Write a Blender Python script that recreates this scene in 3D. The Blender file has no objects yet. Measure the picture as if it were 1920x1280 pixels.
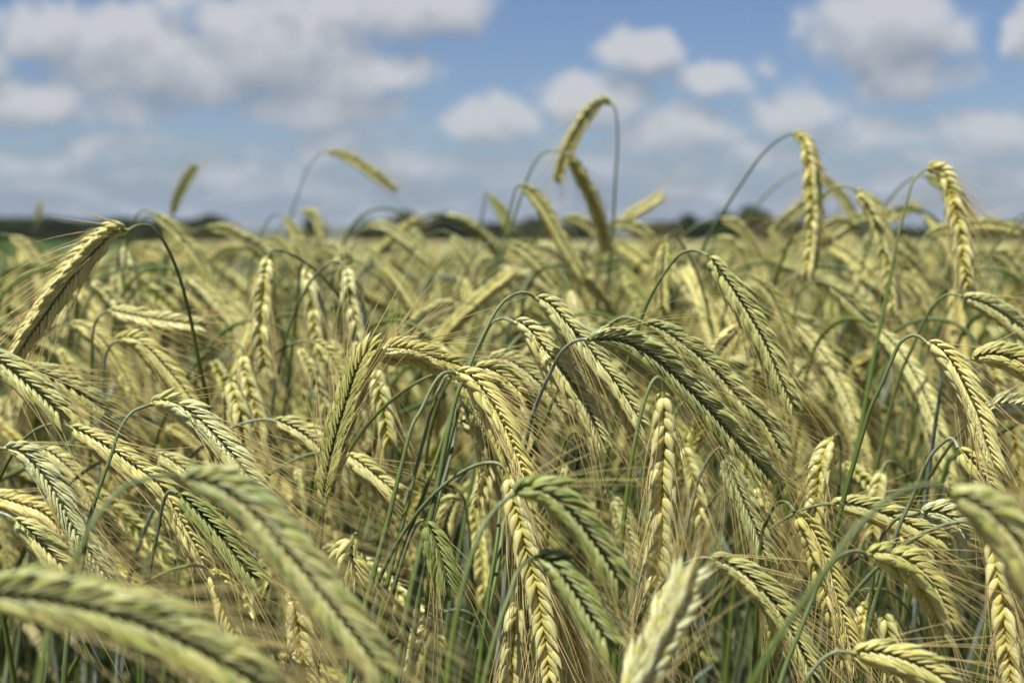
import bpy, math, random
import numpy as np
from mathutils import Vector

rng = np.random.default_rng(11)
random.seed(11)
R = math.radians
scene = bpy.context.scene
COL = scene.collection

# ------------------------------------------------------------------ camera
CAMZ = 1.34
FPX = 50.0 / 36.0 * 1920.0
PITCH = math.atan((640 - 443) / FPX)
cam_data = bpy.data.cameras.new("camera")
cam_data.lens = 50
cam_data.sensor_width = 36
cam_data.clip_start = 0.05
cam_data.clip_end = 20000
cam_data.dof.use_dof = True
cam_data.dof.focus_distance = 0.625
cam_data.dof.aperture_fstop = 8.8
cam_data.dof.aperture_blades = 9
cam = bpy.data.objects.new("camera", cam_data)
COL.objects.link(cam)
cam.location = (0, 0, CAMZ)
cam.rotation_euler = (R(90) - PITCH, 0, 0)
scene.camera = cam
CP = np.array([0, 0, CAMZ])
FWD = np.array([0, math.cos(PITCH), -math.sin(PITCH)])
UP = np.array([0, math.sin(PITCH), math.cos(PITCH)])
RT = np.array([1.0, 0, 0])


def ray(u, v, d):
    """The point that stands d metres in front of the lens in the direction of a photo pixel."""
    return CP + d * (FWD + RT * ((u - 960) / FPX) - UP * ((v - 640) / FPX))


# ------------------------------------------------------------------ sky, sun
SUN_EL, SUN_AZ = R(66), R(222)            # azimuth clockwise from +Y (the view)
SUN_DIR = np.array([math.sin(SUN_AZ) * math.cos(SUN_EL), math.cos(SUN_AZ) * math.cos(SUN_EL), math.sin(SUN_EL)])
scene.view_settings.view_transform = 'Standard'
scene.view_settings.look = 'None'
scene.view_settings.gamma = 1
scene.view_settings.exposure = 0.6
scene.cycles.max_bounces = 8
scene.cycles.diffuse_bounces = 4
scene.cycles.transmission_bounces = 4
scene.cycles.transparent_max_bounces = 8
scene.cycles.caustics_reflective = False
scene.cycles.caustics_refractive = False
scene.cycles.sample_clamp_indirect = 6
scene.cycles.use_denoising = True

sun_data = bpy.data.lights.new("sun", 'SUN')
sun_data.energy = 5.0
sun_data.angle = R(0.53)
sun_data.color = (1.0, 0.965, 0.88)
sun = bpy.data.objects.new("sun", sun_data)
COL.objects.link(sun)
sun.rotation_euler = Vector(-SUN_DIR).to_track_quat('-Z', 'Y').to_euler()


class NT:
    """Small helper for writing node trees."""
    def __init__(self, tree):
        self.t = tree

    def n(self, kind, **kw):
        nd = self.t.nodes.new(kind)
        for k, v in kw.items():
            setattr(nd, k, v)
        return nd

    def link(self, a, b):
        self.t.links.new(a, b)

    def put(self, sock, v):
        if isinstance(v, bpy.types.NodeSocket):
            self.link(v, sock)
        elif v is not None:
            sock.default_value = v

    def math(self, op, a, b=None, c=None, clamp=False):
        nd = self.n('ShaderNodeMath', operation=op, use_clamp=clamp)
        for s, v in zip(nd.inputs, (a, b, c)):
            self.put(s, v)
        return nd.outputs[0]

    def mix(self, f, a, b, blend='MIX'):
        nd = self.n('ShaderNodeMix', data_type='RGBA', blend_type=blend)
        self.put(nd.inputs[0], f)
        for s, v in ((nd.inputs[6], a), (nd.inputs[7], b)):
            if isinstance(v, tuple) and len(v) == 3:
                v = (*v, 1)
            self.put(s, v)
        return nd.outputs[2]

    def ramp(self, f, a, b, smooth=True):
        nd = self.n('ShaderNodeMapRange', interpolation_type='SMOOTHSTEP' if smooth else 'LINEAR')
        self.put(nd.inputs[0], f)
        nd.inputs[1].default_value = a
        nd.inputs[2].default_value = b
        return nd.outputs[0]

    def noise(self, vec, scale, detail=3, rough=0.55, dist=0.0):
        nd = self.n('ShaderNodeTexNoise')
        self.put(nd.inputs['Vector'], vec)
        nd.inputs['Scale'].default_value = scale
        nd.inputs['Detail'].default_value = detail
        nd.inputs['Roughness'].default_value = rough
        nd.inputs['Distortion'].default_value = dist
        return nd


# clouds as directions: (azimuth, elevation, half width, half height) in 1/2667 of the distance, weight
CLOUDS = [
    (235, 90, 190, 85, 1.0), (95, 60, 100, 62, .95), (250, 45, 75, 45, .9), (495, 30, 95, 60, .95), (330, 130, 240, 75, 1.0), (520, 95, 200, 110, 1.05), (440, 40, 120, 60, .9),
    (660, 135, 180, 60, .95), (780, 130, 60, 45, .7), (800, 20, 150, 62, 1.0), (640, 20, 120, 60, .9), (340, 0, 60, 25, .6),
    (70, 195, 115, 55, .95), (610, 205, 170, 50, .9), (240, 215, 110, 45, .7), (190, 285, 85, 32, .75), (630, 272, 95, 38, .85),
    (920, 232, 110, 50, .9), (1105, 185, 115, 62, 1.05), (1205, 103, 82, 55, .95), (1325, 155, 80, 48, .9), (1490, 205, 120, 48, .85),
    (1650, 65, 170, 90, 1.1), (1700, 140, 120, 60, .8), (1925, 70, 45, 70, .9), (1860, 255, 150, 48, .9), (1260, 250, 150, 50, .85),
    (1640, 245, 140, 45, .7), (1440, 295, 110, 34, .7), (420, 330, 130, 30, .6), (900, 320, 160, 30, .55), (1430, 130, 45, 22, .5),
    (60, 320, 120, 35, .6), (1300, 330, 60, 25, .5), (1120, 310, 120, 30, .5), (1750, 330, 160, 30, .5), (-150, 120, 200, 90, .9),
    (2150, 120, 160, 80, .9), (2200, 260, 200, 50, .8), (-200, 260, 160, 60, .8),
]


def cloud_group():
    g = bpy.data.node_groups.new("cloud_density", 'ShaderNodeTree')
    g.interface.new_socket("Dir", in_out='INPUT', socket_type='NodeSocketVector')
    g.interface.new_socket("Density", in_out='OUTPUT', socket_type='NodeSocketFloat')
    N = NT(g)
    gi, go = N.n('NodeGroupInput'), N.n('NodeGroupOutput')
    P = gi.outputs[0]                                    # (U, V, 0) in 1/1000
    nz = N.noise(P, 9.0, 5, 0.58)
    w = N.n('ShaderNodeVectorMath', operation='MULTIPLY_ADD')
    N.link(nz.outputs['Color'], w.inputs[0])
    w.inputs[1].default_value = (.15, .10, 0)
    w.inputs[2].default_value = (-.075, -.05, 0)
    ad = N.n('ShaderNodeVectorMath', operation='ADD')
    N.link(P, ad.inputs[0]); N.link(w.outputs[0], ad.inputs[1])
    acc = None
    for (u, v, a, b, wt) in CLOUDS:
        m = N.n('ShaderNodeVectorMath', operation='MULTIPLY_ADD')
        N.link(ad.outputs[0], m.inputs[0])
        m.inputs[1].default_value = (1000 / a, 1000 / b, 0)
        m.inputs[2].default_value = (-(u - 960) / a, -(443 - v) / b, 0)
        dt = N.n('ShaderNodeVectorMath', operation='DOT_PRODUCT')
        N.link(m.outputs[0], dt.inputs[0]); N.link(m.outputs[0], dt.inputs[1])
        e = N.math('MULTIPLY_ADD', dt.outputs['Value'], -wt * .76, wt, clamp=False)
        acc = e if acc is None else N.math('MAXIMUM', acc, e)
    acc = N.math('MAXIMUM', acc, 0.0)
    # rows of small far clouds towards the horizon, scattered ones elsewhere
    sc = N.n('ShaderNodeVectorMath', operation='MULTIPLY')
    N.link(P, sc.inputs[0]); sc.inputs[1].default_value = (6.0, 19.0, 0)
    n2 = N.noise(sc.outputs[0], 1.0, 5, 0.55)
    sep = N.n('ShaderNodeSeparateXYZ'); N.link(P, sep.inputs[0])
    low = N.math('SUBTRACT', 1.0, N.ramp(sep.outputs[1], .12, .30))
    high = N.ramp(sep.outputs[1], .50, 1.0)
    rows = N.math('MULTIPLY', N.ramp(n2.outputs['Fac'], .36, .70), N.math('MULTIPLY', low, .70))
    n3 = N.noise(P, 2.2, 5, 0.6)
    tops = N.math('MULTIPLY', N.ramp(n3.outputs['Fac'], .5, .65), high)
    d = N.math('MAXIMUM', acc, N.math('MAXIMUM', rows, tops))
    fine = N.math('MULTIPLY_ADD', N.noise(P, 13, 5, .55).outputs['Fac'], 1.0, -.5)
    d = N.math('ADD', d, N.math('MULTIPLY', fine, N.ramp(d, 0.02, .3)))
    N.link(d, go.inputs[0])
    return g


SKY_STRENGTH = 0.085
world = bpy.data.worlds.new("World")
scene.world = world
world.use_nodes = True
W = NT(world.node_tree)
world.node_tree.nodes.clear()
out = W.n('ShaderNodeOutputWorld')
bg = W.n('ShaderNodeBackground')
bg.inputs['Strength'].default_value = SKY_STRENGTH
sky = W.n('ShaderNodeTexSky', sky_type='NISHITA', sun_disc=False, sun_elevation=SUN_EL, sun_rotation=SUN_AZ,
          altitude=100, air_density=1.0, dust_density=0.6, ozone_density=1.5)
tc = W.n('ShaderNodeTexCoord')
sp = W.n('ShaderNodeSeparateXYZ')
W.link(tc.outputs['Generated'], sp.inputs[0])
fy = W.math('MAXIMUM', W.math('ABSOLUTE', sp.outputs[1]), 0.12)
U = W.math('DIVIDE', W.math('MULTIPLY', sp.outputs[0], FPX / 1000), fy)
V = W.math('DIVIDE', W.math('MULTIPLY', sp.outputs[2], FPX / 1000), fy)
cv = W.n('ShaderNodeCombineXYZ')
W.link(U, cv.inputs[0]); W.link(V, cv.inputs[1])
grp = cloud_group()
ga = W.n('ShaderNodeGroup', node_tree=grp); W.link(cv.outputs[0], ga.inputs[0])
sh = W.n('ShaderNodeVectorMath', operation='ADD'); W.link(cv.outputs[0], sh.inputs[0]); sh.inputs[1].default_value = (-.010, .055, 0)
gb = W.n('ShaderNodeGroup', node_tree=grp); W.link(sh.outputs[0], gb.inputs[0])
dens, dens_up = ga.outputs[0], gb.outputs[0]
cover = W.ramp(dens, -.02, .78)
lit = W.ramp(W.math('SUBTRACT', dens, dens_up), -.62, .50, False)
K = 1.0 / SKY_STRENGTH
cl = W.mix(lit, (.165 * K, .190 * K, .228 * K), (.405 * K, .412 * K, .426 * K))
hs = W.n('ShaderNodeHueSaturation'); W.link(sky.outputs[0], hs.inputs['Color'])
hs.inputs['Saturation'].default_value = 1.0
hs.inputs['Value'].default_value = 1.0
gr = W.mix(1.0, hs.outputs[0], (.50, .56, .705), 'MULTIPLY')
hz = W.math('SUBTRACT', 1.0, W.ramp(V, .0, .30))
cl = W.mix(W.math('MULTIPLY', hz, .60), cl, (.235 * K, .278 * K, .345 * K))
gr = W.mix(W.math('SUBTRACT', 1.0, W.ramp(V, -.02, .22)), gr, (.165 * K, .212 * K, .288 * K))
final = W.mix(W.math('MULTIPLY', cover, .90), gr, cl)
W.link(final, bg.inputs['Color'])
W.link(bg.outputs[0], out.inputs[0])


# ------------------------------------------------------------------ materials
def material(name):
    m = bpy.data.materials.new(name)
    m.use_nodes = True
    m.node_tree.nodes.clear()
    N = NT(m.node_tree)
    o = N.n('ShaderNodeOutputMaterial')
    return m, N, o


def plant_shader(N, o, col, rough=.5, spec=.35, trans=.25, tcol=None, normal=None):
    p = N.n('ShaderNodeBsdfPrincipled')
    N.put(p.inputs['Base Color'], col)
    N.put(p.inputs['Roughness'], rough)
    p.inputs['Specular IOR Level'].default_value = spec
    if normal is not None:
        N.link(normal, p.inputs['Normal'])
    t = N.n('ShaderNodeBsdfTranslucent')
    N.put(t.inputs['Color'], col if tcol is None else tcol)
    mx = N.n('ShaderNodeMixShader')
    mx.inputs[0].default_value = trans
    N.link(p.outputs[0], mx.inputs[1]); N.link(t.outputs[0], mx.inputs[2])
    N.link(mx.outputs[0], o.inputs[0])


# ear: attribute col = (along the floret, ripeness, chance per floret, across the floret)
MAT_EAR, N, o = material("ear_husk")
at = N.n('ShaderNodeAttribute', attribute_name='col')
sc3 = N.n('ShaderNodeSeparateColor'); N.link(at.outputs['Color'], sc3.inputs[0])
t_, m_, r_ = sc3.outputs
k_ = at.outputs['Alpha']
oi = N.n('ShaderNodeObjectInfo')
geo = N.n('ShaderNodeNewGeometry')
nz = N.noise(geo.outputs['Position'], 260, 2, .6)
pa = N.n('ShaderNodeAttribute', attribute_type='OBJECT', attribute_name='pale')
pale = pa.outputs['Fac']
m2 = N.math('ADD', m_, N.math('MULTIPLY_ADD', oi.outputs['Random'], .24, -.12))
m2 = N.math('ADD', m2, N.math('MULTIPLY_ADD', r_, .36, -.18), clamp=True)
green = N.mix(r_, (.17, .225, .035), (.31, .37, .085))
straw = N.mix(r_, (.65, .565, .115), (.75, .68, .24))
base = N.mix(m2, green, straw)
gold = N.math('MULTIPLY', N.math('MULTIPLY', N.ramp(t_, .05, .3), N.math('SUBTRACT', 1.0, N.ramp(t_, .45, .7))), m2)
base = N.mix(N.math('MULTIPLY', gold, .40), base, (.72, .54, .07))
vein = N.ramp(N.math('SINE', N.math('MULTIPLY', k_, 19.0)), .2, .95)
base = N.mix(N.math('MULTIPLY', vein, .4), base, N.mix(m2, (.09, .15, .015), (.40, .39, .11)))
edge = N.math('SUBTRACT', 1.0, N.ramp(N.math('ABSOLUTE', N.math('SUBTRACT', k_, .5)), .03, .12))
base = N.mix(N.math('MULTIPLY', edge, .4), base, (.68, .66, .42))
bloom = N.math('MULTIPLY', N.ramp(nz.outputs['Fac'], .30, .62), N.math('MULTIPLY_ADD', pale, .62, .02, clamp=True))
base = N.mix(bloom, base, (.60, .65, .43))
base = N.mix(N.math('MULTIPLY', pale, -.75, clamp=True), base, (.075, .125, .012))  # negative pale: shade painted into the husk as a darker green
base = N.mix(N.math('MULTIPLY', N.ramp(t_, .58, .95), N.math('MULTIPLY_ADD', m2, .42, .16)), base, (.71, .67, .35))
wear = N.noise(geo.outputs['Position'], 900, 2, .6)
base = N.mix(N.math('MULTIPLY', N.ramp(wear.outputs['Fac'], .63, .75), .45), base, (.26, .17, .06))
bp = N.n('ShaderNodeBump'); bp.inputs['Strength'].default_value = .35; bp.inputs['Distance'].default_value = .0003
N.link(N.math('ADD', vein, nz.outputs['Fac']), bp.inputs['Height'])
plant_shader(N, o, base, rough=.40, spec=.45, trans=.18, normal=bp.outputs[0])

MAT_AWN, N, o = material("ear_beard")
at = N.n('ShaderNodeAttribute', attribute_name='col')
s = N.n('ShaderNodeSeparateColor'); N.link(at.outputs['Color'], s.inputs[0])
c = N.mix(s.outputs[1], (.55, .53, .20), (.80, .67, .32))
c = N.mix(N.math('MULTIPLY', s.outputs[2], .4), c, (.64, .45, .16))
plant_shader(N, o, c, rough=.35, spec=.5, trans=.4)

MAT_STEM, N, o = material("stem_green")
at = N.n('ShaderNodeAttribute', attribute_name='col')
s = N.n('ShaderNodeSeparateColor'); N.link(at.outputs['Color'], s.inputs[0])
geo = N.n('ShaderNodeNewGeometry')
mp = N.n('ShaderNodeMapping'); N.link(geo.outputs['Position'], mp.inputs[0]); mp.inputs['Scale'].default_value = (1, 1, .12)
nz = N.noise(mp.outputs[0], 420, 3, .6)
c = N.mix(s.outputs[2], (.055, .090, .012), (.105, .145, .024))
c = N.mix(N.math('MULTIPLY', s.outputs[1], N.ramp(nz.outputs['Fac'], .25, .7)), c, (.38, .43, .42))
c = N.mix(N.math('MULTIPLY', s.outputs[0], .9), c, (.34, .33, .12))
plant_shader(N, o, c, rough=.48, spec=.28, trans=.06)

MAT_LEAF, N, o = material("leaf_blade")
at = N.n('ShaderNodeAttribute', attribute_name='col')
s = N.n('ShaderNodeSeparateColor'); N.link(at.outputs['Color'], s.inputs[0])
oi = N.n('ShaderNodeObjectInfo')
geo = N.n('ShaderNodeNewGeometry')
nz = N.noise(geo.outputs['Position'], 60, 3, .6)
c = N.mix(N.math('ADD', s.outputs[1], N.math('MULTIPLY_ADD', nz.outputs['Fac'], .8, -.4), clamp=True), (.10, .16, .045), (.42, .34, .15))
c = N.mix(N.math('MULTIPLY', s.outputs[2], .35), c, (.34, .38, .34))
plant_shader(N, o, c, rough=.55, spec=.3, trans=.3)


def flat_mat(name, fn, rough=.9):
    m, N, o = material(name)
    p = N.n('ShaderNodeBsdfPrincipled')
    geo = N.n('ShaderNodeNewGeometry')
    N.put(p.inputs['Base Color'], fn(N, geo.outputs['Position']))
    p.inputs['Roughness'].default_value = rough
    p.inputs['Specular IOR Level'].default_value = .15
    N.link(p.outputs[0], o.inputs[0])
    return m


MAT_SOIL = flat_mat("soil", lambda N, P: N.mix(N.ramp(N.noise(P, 14, 6, .65).outputs['Fac'], .3, .7), (.075, .055, .036), (.17, .13, .085)))
MAT_GREENFIELD = flat_mat("green_crop", lambda N, P: N.mix(N.ramp(N.noise(P, .09, 6, .65).outputs['Fac'], .3, .7), (.020, .052, .008), (.045, .085, .015)))
MAT_STUBBLE = flat_mat("ripe_crop", lambda N, P: N.mix(N.ramp(N.noise(P, .07, 6, .65).outputs['Fac'], .3, .7), (.38, .235, .10), (.46, .33, .15)))
MAT_PALE = flat_mat("pale_crop", lambda N, P: N.mix(N.ramp(N.noise(P, .05, 6, .65).outputs['Fac'], .3, .7), (.20, .20, .075), (.33, .30, .13)))
MAT_HILL = flat_mat("hill_woods", lambda N, P: N.mix(N.ramp(N.noise(P, .008, 6, .65).outputs['Fac'], .3, .7), (.030, .05, .022), (.08, .10, .04)))
MAT_BARK = flat_mat("bark", lambda N, P: N.mix(N.noise(P, 3, 5, .6).outputs['Fac'], (.05, .04, .03), (.13, .10, .075)))
MAT_CROWN, N, o = material("tree_leaves")
oi = N.n('ShaderNodeObjectInfo'); geo = N.n('ShaderNodeNewGeometry')
c = N.mix(N.noise(geo.outputs['Position'], .9, 4, .6).outputs['Fac'], (.012, .030, .007), (.042, .068, .016))
c = N.mix(N.math('MULTIPLY', oi.outputs['Random'], .5), c, (.05, .06, .025))
plant_shader(N, o, c, rough=.6, spec=.25, trans=.2)


# ------------------------------------------------------------------ mesh helpers
def make_mesh(name, verts, tris, col=None, mats=None, mat_idx=None, smooth=True):
    me = bpy.data.meshes.new(name)
    verts = np.ascontiguousarray(verts, dtype=np.float32)
    tris = np.ascontiguousarray(tris, dtype=np.int32)
    me.vertices.add(len(verts))
    me.vertices.foreach_set('co', verts.ravel())
    me.loops.add(tris.size)
    me.loops.foreach_set('vertex_index', tris.ravel())
    me.polygons.add(len(tris))
    me.polygons.foreach_set('loop_start', np.arange(0, tris.size, 3, dtype=np.int32))
    if smooth:
        me.polygons.foreach_set('use_smooth', np.ones(len(tris), dtype=bool))
    if mats:
        for m in mats:
            me.materials.append(m)
    if mat_idx is not None:
        me.polygons.foreach_set('material_index', np.ascontiguousarray(mat_idx, dtype=np.int32))
    if col is not None:
        a = me.attributes.new('col', 'FLOAT_COLOR', 'POINT')
        a.data.foreach_set('color', np.ascontiguousarray(col, dtype=np.float32).ravel())
    me.update(calc_edges=True)
    return me


def link(name, me, parent=None, loc=None):
    ob = bpy.data.objects.new(name, me)
    COL.objects.link(ob)
    if parent is not None:
        ob.parent = parent
    if loc is not None:
        ob.location = loc
    return ob


def tag(ob, label=None, cat=None, group=None, kind=None):
    for k, v in (('label', label), ('category', cat), ('group', group), ('kind', kind)):
        if v:
            ob[k] = v
    return ob


def unit(v):
    return v / (np.linalg.norm(v, axis=-1, keepdims=True) + 1e-12)


def spline(pts, n):
    """Smooth curve through points, n samples evenly spaced along it."""
    P = np.asarray(pts, float)
    if len(P) == 2:
        P = np.array([P[0], P.mean(0), P[1]])
    d = np.linalg.norm(np.diff(P, axis=0), axis=1) ** .5 + 1e-9
    t = np.concatenate([[0], np.cumsum(d)])
    T = np.zeros_like(P)
    T[1:-1] = ((P[1:-1] - P[:-2]) / d[:-1, None] * d[1:, None] + (P[2:] - P[1:-1]) / d[1:, None] * d[:-1, None]) / (d[:-1] + d[1:])[:, None]
    T[0] = 2 * (P[1] - P[0]) / d[0] - T[1]
    T[-1] = 2 * (P[-1] - P[-2]) / d[-1] - T[-2]
    T[0] = (P[1] - P[0]) / d[0] * .5 + T[0] * .5
    T[-1] = (P[-1] - P[-2]) / d[-1] * .5 + T[-1] * .5
    out = []
    for i in range(len(P) - 1):
        s = np.linspace(0, 1, 24, endpoint=(i == len(P) - 2))[:, None]
        h = d[i]
        out.append((2*s**3-3*s**2+1)*P[i] + (s**3-2*s**2+s)*h*T[i] + (-2*s**3+3*s**2)*P[i+1] + (s**3-s**2)*h*T[i+1])
    Q = np.concatenate(out)
    L = np.concatenate([[0], np.cumsum(np.linalg.norm(np.diff(Q, axis=0), axis=1))])
    s = np.linspace(0, L[-1], n)
    return np.stack([np.interp(s, L, Q[:, k]) for k in range(3)], 1), L[-1]


def tangents(C):
    T = np.gradient(C, axis=0)
    return unit(T)


def transport(C, Y0):
    """Tangent, X and Y frames along a curve, twisted as little as possible."""
    T = tangents(C)
    Y = np.zeros_like(C)
    y = Y0
    for i in range(len(C)):
        y = y - T[i] * np.dot(y, T[i])
        y = y / (np.linalg.norm(y) + 1e-9)
        Y[i] = y
    X = np.cross(Y, T)
    return T, X, Y


def tube(C, rad, sides=8):
    n = len(C)
    T, X, Y = transport(C, np.array([.3, .9, .2]))
    a = np.linspace(0, 2 * np.pi, sides, endpoint=False)
    V = C[:, None] + np.asarray(rad)[:, None, None] * (np.cos(a)[None, :, None] * X[:, None] + np.sin(a)[None, :, None] * Y[:, None])
    i = np.arange(n - 1)[:, None] * sides
    j = np.arange(sides)[None, :]
    k = (j + 1) % sides
    q = np.stack([i + j, i + k, i + sides + k, i + sides + j], -1).reshape(-1, 4)
    tris = np.concatenate([q[:, [0, 1, 2]], q[:, [0, 2, 3]]])
    return V.reshape(-1, 3), tris


# ------------------------------------------------------------------ the ear of rye
def floret_template(rings, sides):
    """Pointed boat-shaped husk: u across, w outward, t along (unit length). Returns (u,w,t), tris, across."""
    tt = np.array({7: [0, .10, .26, .46, .66, .84, 1.0], 5: [0, .16, .42, .74, 1.0], 3: [0, .38, 1.0]}[rings])
    wid = np.interp(tt, [0, .10, .26, .46, .66, .84, 1.0], [.34, .80, 1.0, .95, .68, .32, .03])
    a = np.linspace(0, 2 * np.pi, sides, endpoint=False)
    A, B = np.meshgrid(np.arange(rings), np.arange(sides), indexing='ij')
    ang = a[B]
    keel = 1 + .38 * np.clip(np.sin(ang), 0, 1) ** 5
    u = np.cos(ang) * wid[A]
    w = np.sin(ang) * wid[A] * .62 * keel + .30 * np.sin(np.pi * tt[A]) - .08
    V = np.stack([u, w, tt[A]], -1).reshape(-1, 3)
    i = np.arange(rings - 1)[:, None] * sides
    j = np.arange(sides)[None]
    k = (j + 1) % sides
    q = np.stack([i + j, i + k, i + sides + k, i + sides + j], -1).reshape(-1, 4)
    tris = np.concatenate([q[:, [0, 1, 2]], q[:, [0, 2, 3]]])
    across = (np.abs(((ang / (2*np.pi)) * 1.0 - .25 + .5) % 1.0)).reshape(-1)   # .5 on the keel
    return V, tris, across


TPL = {k: floret_template(*v) for k, v in {'hi': (7, 8), 'mid': (5, 6), 'low': (3, 4)}.items()}


def ear_mesh(C, Y0, m, lod='hi', seed=0, scale=1.0, awn_len=.042, awn_sides=3, fat=1.0, twist=.22):
    """C: centre line (n x 3) from the neck to the tip, Y0: the edge-on direction. Returns (husk arrays), (beard arrays)."""
    rg = np.random.default_rng(seed)
    n = len(C)
    L = np.linalg.norm(np.diff(C, axis=0), axis=1).sum()
    T, X, Y = transport(C, Y0)
    tw = (rg.normal(0, twist) * np.linspace(0, 1, n))[:, None]
    X, Y = X * np.cos(tw) + Y * np.sin(tw), Y * np.cos(tw) - X * np.sin(tw)
    pitch = (.0032 if lod != 'low' else .0056) * (1 + (scale - 1) * .25)
    rows = []
    cnt = max(6, int((L - .004 * scale) / pitch))
    for side in (1, -1):
        for k in range(cnt):
            s = .001 * scale + k * pitch + (0 if side > 0 else pitch / 2)
            for j in (1, -1):
                rows.append((side, j, s))
    A = np.array(rows)
    A = A[rg.uniform(size=len(A)) > .025]
    nf = len(A)
    side, jj, s = A[:, 0], A[:, 1], A[:, 2]
    rel = s / L
    f = np.interp(rel, [0, .08, .2, .6, .88, 1.0], [.62, .86, 1.0, 1.0, .82, .55]) * scale * rg.uniform(.92, 1.08, nf)
    idx = np.clip(rel * (n - 1), 0, n - 1)
    def at(arr):
        return np.stack([np.interp(idx, np.arange(n), arr[:, k]) for k in range(3)], 1)
    Ci, Ti, Xi, Yi = at(C), unit(at(T)), unit(at(X)), unit(at(Y))
    ax = np.tan(R(24) + rg.normal(0, R(3.5), nf)) * fat * np.interp(rel, [0, .12, 1], [.75, 1, .8])
    ay = np.tan(R(19) + rg.normal(0, R(3.5), nf)) * fat
    D = unit(Ti + Xi * (side * ax)[:, None] + Yi * (jj * ay)[:, None])
    O = Ci + Xi * (side * .0013 * f)[:, None] + Yi * (jj * .0007 * f)[:, None]
    Wd = unit(Xi * (side * .95)[:, None] + Yi * (jj * .31)[:, None])
    Wd = unit(Wd - D * (Wd * D).sum(1, keepdims=True))
    Ud = np.cross(D, Wd)
    tv, tt, across = TPL[lod]
    flen = .0112 * f * rg.uniform(.94, 1.08, nf)
    fw = (.00235 if lod != 'low' else .0026) * f * rg.uniform(.9, 1.1, nf)
    V = (O[:, None] + Ud[:, None] * (tv[None, :, 0, None] * fw[:, None, None])
         + Wd[:, None] * (tv[None, :, 1, None] * fw[:, None, None]) + D[:, None] * (tv[None, :, 2, None] * flen[:, None, None]))
    nv = len(tv)
    tr = (tt[None] + (np.arange(nf) * nv)[:, None, None]).reshape(-1, 3)
    rnd = rg.uniform(0, 1, nf)
    ma, mb = m if isinstance(m, tuple) else (m - .04, m + .09)
    mm = np.clip(ma + (mb - ma) * rel + rg.normal(0, .07, nf), 0, 1)
    m = (ma + mb) / 2
    col = np.stack([np.broadcast_to(tv[None, :, 2], (nf, nv)), np.broadcast_to(mm[:, None], (nf, nv)),
                    np.broadcast_to(rnd[:, None], (nf, nv)), np.broadcast_to(across[None], (nf, nv))], -1).reshape(-1, 4)
    Vs, Ts, Cs = [V.reshape(-1, 3)], [tr], [col]
    off = nf * nv
    if lod != 'low':
        # thin glumes on the flat sides, one by each floret
        gd = unit(Ti + Xi * (side * .36 + rg.normal(0, .06, nf))[:, None] + Yi * (jj * .16)[:, None])
        go = Ci + Xi * (side * .0007)[:, None] + Yi * (jj * .0034 * f)[:, None]
        gl = .0088 * f * rg.uniform(.85, 1.15, nf)
        gu = unit(np.cross(gd, Yi * jj[:, None]))
        prof = np.array([[-.25, 0, 0], [.25, 0, 0], [-.42, .30, .35], [.42, .30, .35], [0, .75, .40], [0, .2, 1.0]])
        gw = .00095 * f
        G = (go[:, None] + gu[:, None] * (prof[None, :, 0, None] * gw[:, None, None])
             + (Yi * jj[:, None])[:, None] * (prof[None, :, 1, None] * .0009) + gd[:, None] * (prof[None, :, 2, None] * gl[:, None, None]))
        gt = np.array([[0, 1, 4], [0, 4, 2], [1, 3, 4], [2, 4, 5], [4, 3, 5]])
        Vs.append(G.reshape(-1, 3)); Ts.append((gt[None] + off + (np.arange(nf) * 6)[:, None, None]).reshape(-1, 3))
        gc = np.zeros((nf, 6, 4)); gc[..., 0] = .3 + .6 * prof[None, :, 2]; gc[..., 1] = np.clip(mm + .1, 0, 1)[:, None]; gc[..., 2] = rnd[:, None]; gc[..., 3] = .5
        Cs.append(gc.reshape(-1, 4))
        off += nf * 6
    # rachis
    rv, rt = tube(C, np.full(n, .0011 * scale), 5)
    Vs.append(rv); Ts.append(rt + off)
    rc = np.zeros((len(rv), 4)); rc[:, 0] = .1; rc[:, 1] = m * .6; rc[:, 2] = .3; rc[:, 3] = .2
    Cs.append(rc)
    husk = (np.concatenate(Vs), np.concatenate(Ts), np.concatenate(Cs))
    # beard
    keep = rg.uniform(size=nf) < {'hi': .58, 'mid': .45, 'low': .22}[lod]
    k = np.nonzero(keep)[0]
    P0 = V[k].reshape(len(k), nv, 3)[:, -4:].mean(1)
    al = awn_len * rg.uniform(.55, 1.2, len(k)) * np.interp(rel[k], [0, .3, 1], [.75, 1.0, 1.0])
    ad = unit(D[k] * .95 + Ti[k] * .35 + rg.normal(0, .07, (len(k), 3)))
    bend = rg.normal(0, .10, (len(k), 3)) + Ti[k] * .10 + np.array([0, 0, -.06])
    segs = {'hi': 6, 'mid': 4, 'low': 2}[lod]
    tq = np.linspace(0, 1, segs + 1)
    path = P0[:, None] + ad[:, None] * (al[:, None] * tq)[..., None] + bend[:, None] * (al[:, None] * tq ** 2)[..., None]
    r0 = (.00021 if lod == 'hi' else .00017 if lod == 'mid' else .00022) * scale
    rad = r0 * (1 - .7 * tq)
    e1 = unit(np.cross(ad, np.array([.31, .17, .93])))
    e2 = np.cross(ad, e1)
    aa = np.linspace(0, 2 * np.pi, awn_sides, endpoint=False)
    AV = path[:, :, None] + rad[None, :, None, None] * (np.cos(aa)[None, None, :, None] * e1[:, None, None] + np.sin(aa)[None, None, :, None] * e2[:, None, None])
    per = (segs + 1) * awn_sides
    i = np.arange(segs)[:, None] * awn_sides
    j = np.arange(awn_sides)[None]
    kk = (j + 1) % awn_sides
    q = np.stack([i + j, i + kk, i + awn_sides + kk, i + awn_sides + j], -1).reshape(-1, 4)
    at_ = np.concatenate([q[:, [0, 1, 2]], q[:, [0, 2, 3]]])
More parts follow.
